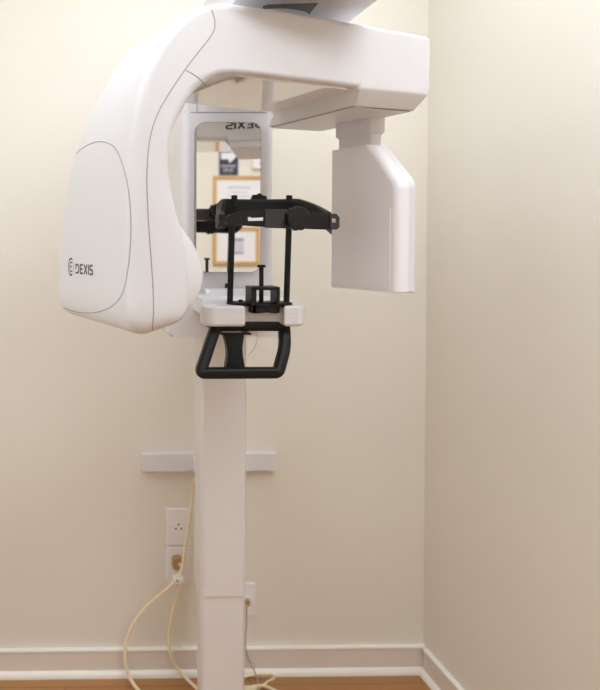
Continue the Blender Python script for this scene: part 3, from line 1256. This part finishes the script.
# right-hand cables
c3 = thing('cable_coil', 'cream cord coiled loosely on the floor at the right of the column', 'cable', (rcx + .05, WB - .06, FZ))
bm = bmesh.new()
path = [floorpt(225, 694), floorpt(243, 690.5), floorpt(258, 688), W(268, 682, WB - .042), W(274, 677.5, WB - .036), W(271, 674, WB - .034), W(258, 674.3, WB - .034), W(246, 676.5, WB - .04), floorpt(236, 684), floorpt(246, 687), floorpt(262, 685.5, .014), floorpt(272, 689, .0062), floorpt(286, 696)]
tube(bm, spline(path, 8), .0042, 8)
link('cable', bm, M['cord'], c3)
c4 = thing('grey_wire', 'thin grey wire hanging from the half-hidden outlet down to the floor', 'wire', (rcx, WB - .02, FZ))
bm = bmesh.new()
k0 = Vector((rcx + .012, PY - .012, rcz + .002))
path = [k0, W(247, 606, WB - .022), W(246.5, 625, WB - .024), W(245.5, 645, WB - .028), W(249, 659, WB - .03), W(254.5, 671, WB - .036), W(257.5, 681, WB - .05), floorpt(258, 689, .0115), floorpt(259, 698, .003)]
tube(bm, spline(path, 8), .0022, 7)
link('cable', bm, M['greycord'], c4)
bm = bmesh.new()
path = [W(245.5, 652, WB - .030), W(248, 661, WB - .029), W(252, 662, WB - .026), W(255, 665, WB - .028), W(255, 668, WB - .033)]
tube(bm, spline(path, 6), .0014, 6)
link('loose_strand', bm, M['greycord'], c4)
bm = bmesh.new()
box(bm, (rcx + .006, PY - .018, rcz - .012), (rcx + .0165, PY - .0012, rcz + .006), .003, 2)
link('plug', bm, M['plug'], c4)

# ------------------------------------------------------------------ wall behind the viewer (seen in the mirror)
FP, FN = Vector((0, FY, 0)), Vector((0, 1, 0))


def fw(px_, py_):
    p = refl(px_, py_, FP, FN)
    return p.x, p.z


def picture(pxa, pya, pxb, pyb, label, kind):
    x0_, z1_ = fw(pxa, pya)
    x1_, z0_ = fw(pxb, pyb)
    t = thing('framed_certificate', label, 'picture frame', ((x0_ + x1_) / 2, FY, z0_), 'framed certificates')
    w = .020
    bm = bmesh.new()
    for lo, hi in (((x0_, z0_), (x1_, z0_ + w)), ((x0_, z1_ - w), (x1_, z1_)), ((x0_, z0_ + w), (x0_ + w, z1_ - w)), ((x1_ - w, z0_ + w), (x1_, z1_ - w))):
        box(bm, (lo[0], FY, lo[1]), (hi[0], FY + .02, hi[1]), .003, 2)
    link('frame', bm, M['oak'], t)
    bm = bmesh.new()
    box(bm, (x0_ + w * .5, FY + .001, z0_ + w * .5), (x1_ - w * .5, FY + .008, z1_ - w * .5))
    mt = link('mat_board', bm, M['mat_board'], t, smooth=False)
    cx_, cz_ = (x0_ + x1_) / 2, (z0_ + z1_) / 2
    W_, H_ = x1_ - x0_, z1_ - z0_
    bm = bmesh.new()
    if kind == 0:
        box(bm, (cx_ - W_ * .27, FY + .006, cz_ - H_ * .28), (cx_ + W_ * .27, FY + .0088, cz_ + H_ * .30))
        link('certificate', bm, M['mat_board'], mt, smooth=False)
        for k_ in range(5):
            bm = bmesh.new()
            z = cz_ + H_ * (.22 - .09 * k_)
            ww = W_ * (.22 if k_ % 2 == 0 else .16)
            box(bm, (cx_ - ww, FY + .008, z), (cx_ + ww, FY + .0092, z + H_ * (.055 if k_ == 0 else .03)))
            link('printed_line', bm, M['print_pale'], mt, smooth=False)
    else:
        box(bm, (cx_ - W_ * .17, FY + .006, cz_ - H_ * .22), (cx_ + W_ * .17, FY + .0088, cz_ + H_ * .20))
        link('certificate', bm, M['print_pale'], mt, smooth=False)
        bm = bmesh.new()
        box(bm, (cx_ - W_ * .17, FY + .008, cz_ + H_ * .13), (cx_ + W_ * .17, FY + .0092, cz_ + H_ * .20))
        link('printed_line', bm, M['print_blue'], mt, smooth=False)
        bm = bmesh.new()
        box(bm, (cx_ - W_ * .17, FY + .008, cz_ - H_ * .22), (cx_ + W_ * .17, FY + .0092, cz_ - H_ * .17))
        link('printed_line', bm, M['print_blue'], mt, smooth=False)
    return t


picture(213, 176, 264, 222, 'oak framed certificate reflected in the mirror, upper one below the arrow sign', 0)
picture(212.8, 227, 258.6, 264.5, 'oak framed blue print reflected in the mirror, lower of the two frames', 1)

x0_, z1_ = fw(219, 151)
x1_, z0_ = fw(238, 175.5)
sg = thing('arrow_sign', 'small black wall sign with a white arrow, reflected at the top of the mirror', 'sign', ((x0_ + x1_) / 2, FY, z0_))
bm = bmesh.new()
box(bm, (x0_ - .006, FY, z0_ - .005), (x1_ + .006, FY + .003, z1_ + .005))
link('border', bm, M['paleblue'], sg, smooth=False)
bm = bmesh.new()
box(bm, (x0_, FY + .001, z0_), (x1_, FY + .004, z1_))
link('panel', bm, M['sign'], sg, smooth=False)
bm = bmesh.new()


def sgf(a, b):
    return Vector((x0_ + (x1_ - x0_) * a, FY, z0_ + (z1_ - z0_) * b))


ar = [(.10, .93), (.62, .93), (.62, 1.0), (.92, .78), (.55, .50), (.50, .66), (.10, .66)]
prism(bm, ar, lambda a, b, d: sgf(a, b) + Vector((0, d, 0)), .003, .0048)
link('arrow', bm, M['sign_white'], sg, smooth=False)
bm = bmesh.new()
for row, (a0_, a1_, zz, hh) in enumerate(((.12, .9, .30, .12), (.24, .78, .13, .12))):
    n_ = 7 if row == 0 else 4
    for k_ in range(n_):
        xa = a0_ + (a1_ - a0_) * k_ / n_
        wd = (a1_ - a0_) / n_ * .7
        pl = [(xa, zz), (xa + wd * .35, zz), (xa + wd * .35, zz + hh * .7), (xa + wd, zz + hh * .7), (xa + wd, zz + hh), (xa, zz + hh)]
        prism(bm, pl, lambda a, b, d: sgf(a, b) + Vector((0, d, 0)), .003, .0047)
link('lettering', bm, M['paleblue'], sg, smooth=False)

x0_, z1_ = fw(251.5, 159)
x1_, z0_ = fw(270, 169.5)
th_ = thing('thermostat', 'white wall control box reflected beside the arrow sign', 'thermostat', ((x0_ + x1_) / 2, FY, z0_))
bm = bmesh.new()
box(bm, (x0_, FY, z0_), (x1_, FY + .03, z1_), .008, 3)
hb = link('housing', bm, M['plate'], th_)
bm = bmesh.new()
box(bm, (x0_ + (x1_ - x0_) * .32, FY + .028, z0_ + (z1_ - z0_) * .35), (x0_ + (x1_ - x0_) * .75, FY + .0308, z0_ + (z1_ - z0_) * .7), .001, 1)
link('screen', bm, M['print_pale'], th_)

# ------------------------------------------------------------------ render look
w = bpy.data.worlds.new('world')
scene.world = w
w.use_nodes = True
w.node_tree.nodes['Background'].inputs[0].default_value = (0.9, 0.93, 1, 1)
w.node_tree.nodes['Background'].inputs[1].default_value = 0.3
scene.view_settings.view_transform = 'Standard'
scene.view_settings.look = 'None'
scene.view_settings.exposure = 0.08
scene.view_settings.gamma = 1
scene.view_settings.use_curve_mapping = False
scene.cycles.use_denoising = True
scene.cycles.max_bounces = 12
scene.cycles.diffuse_bounces = 8
scene.cycles.sample_clamp_indirect = 6
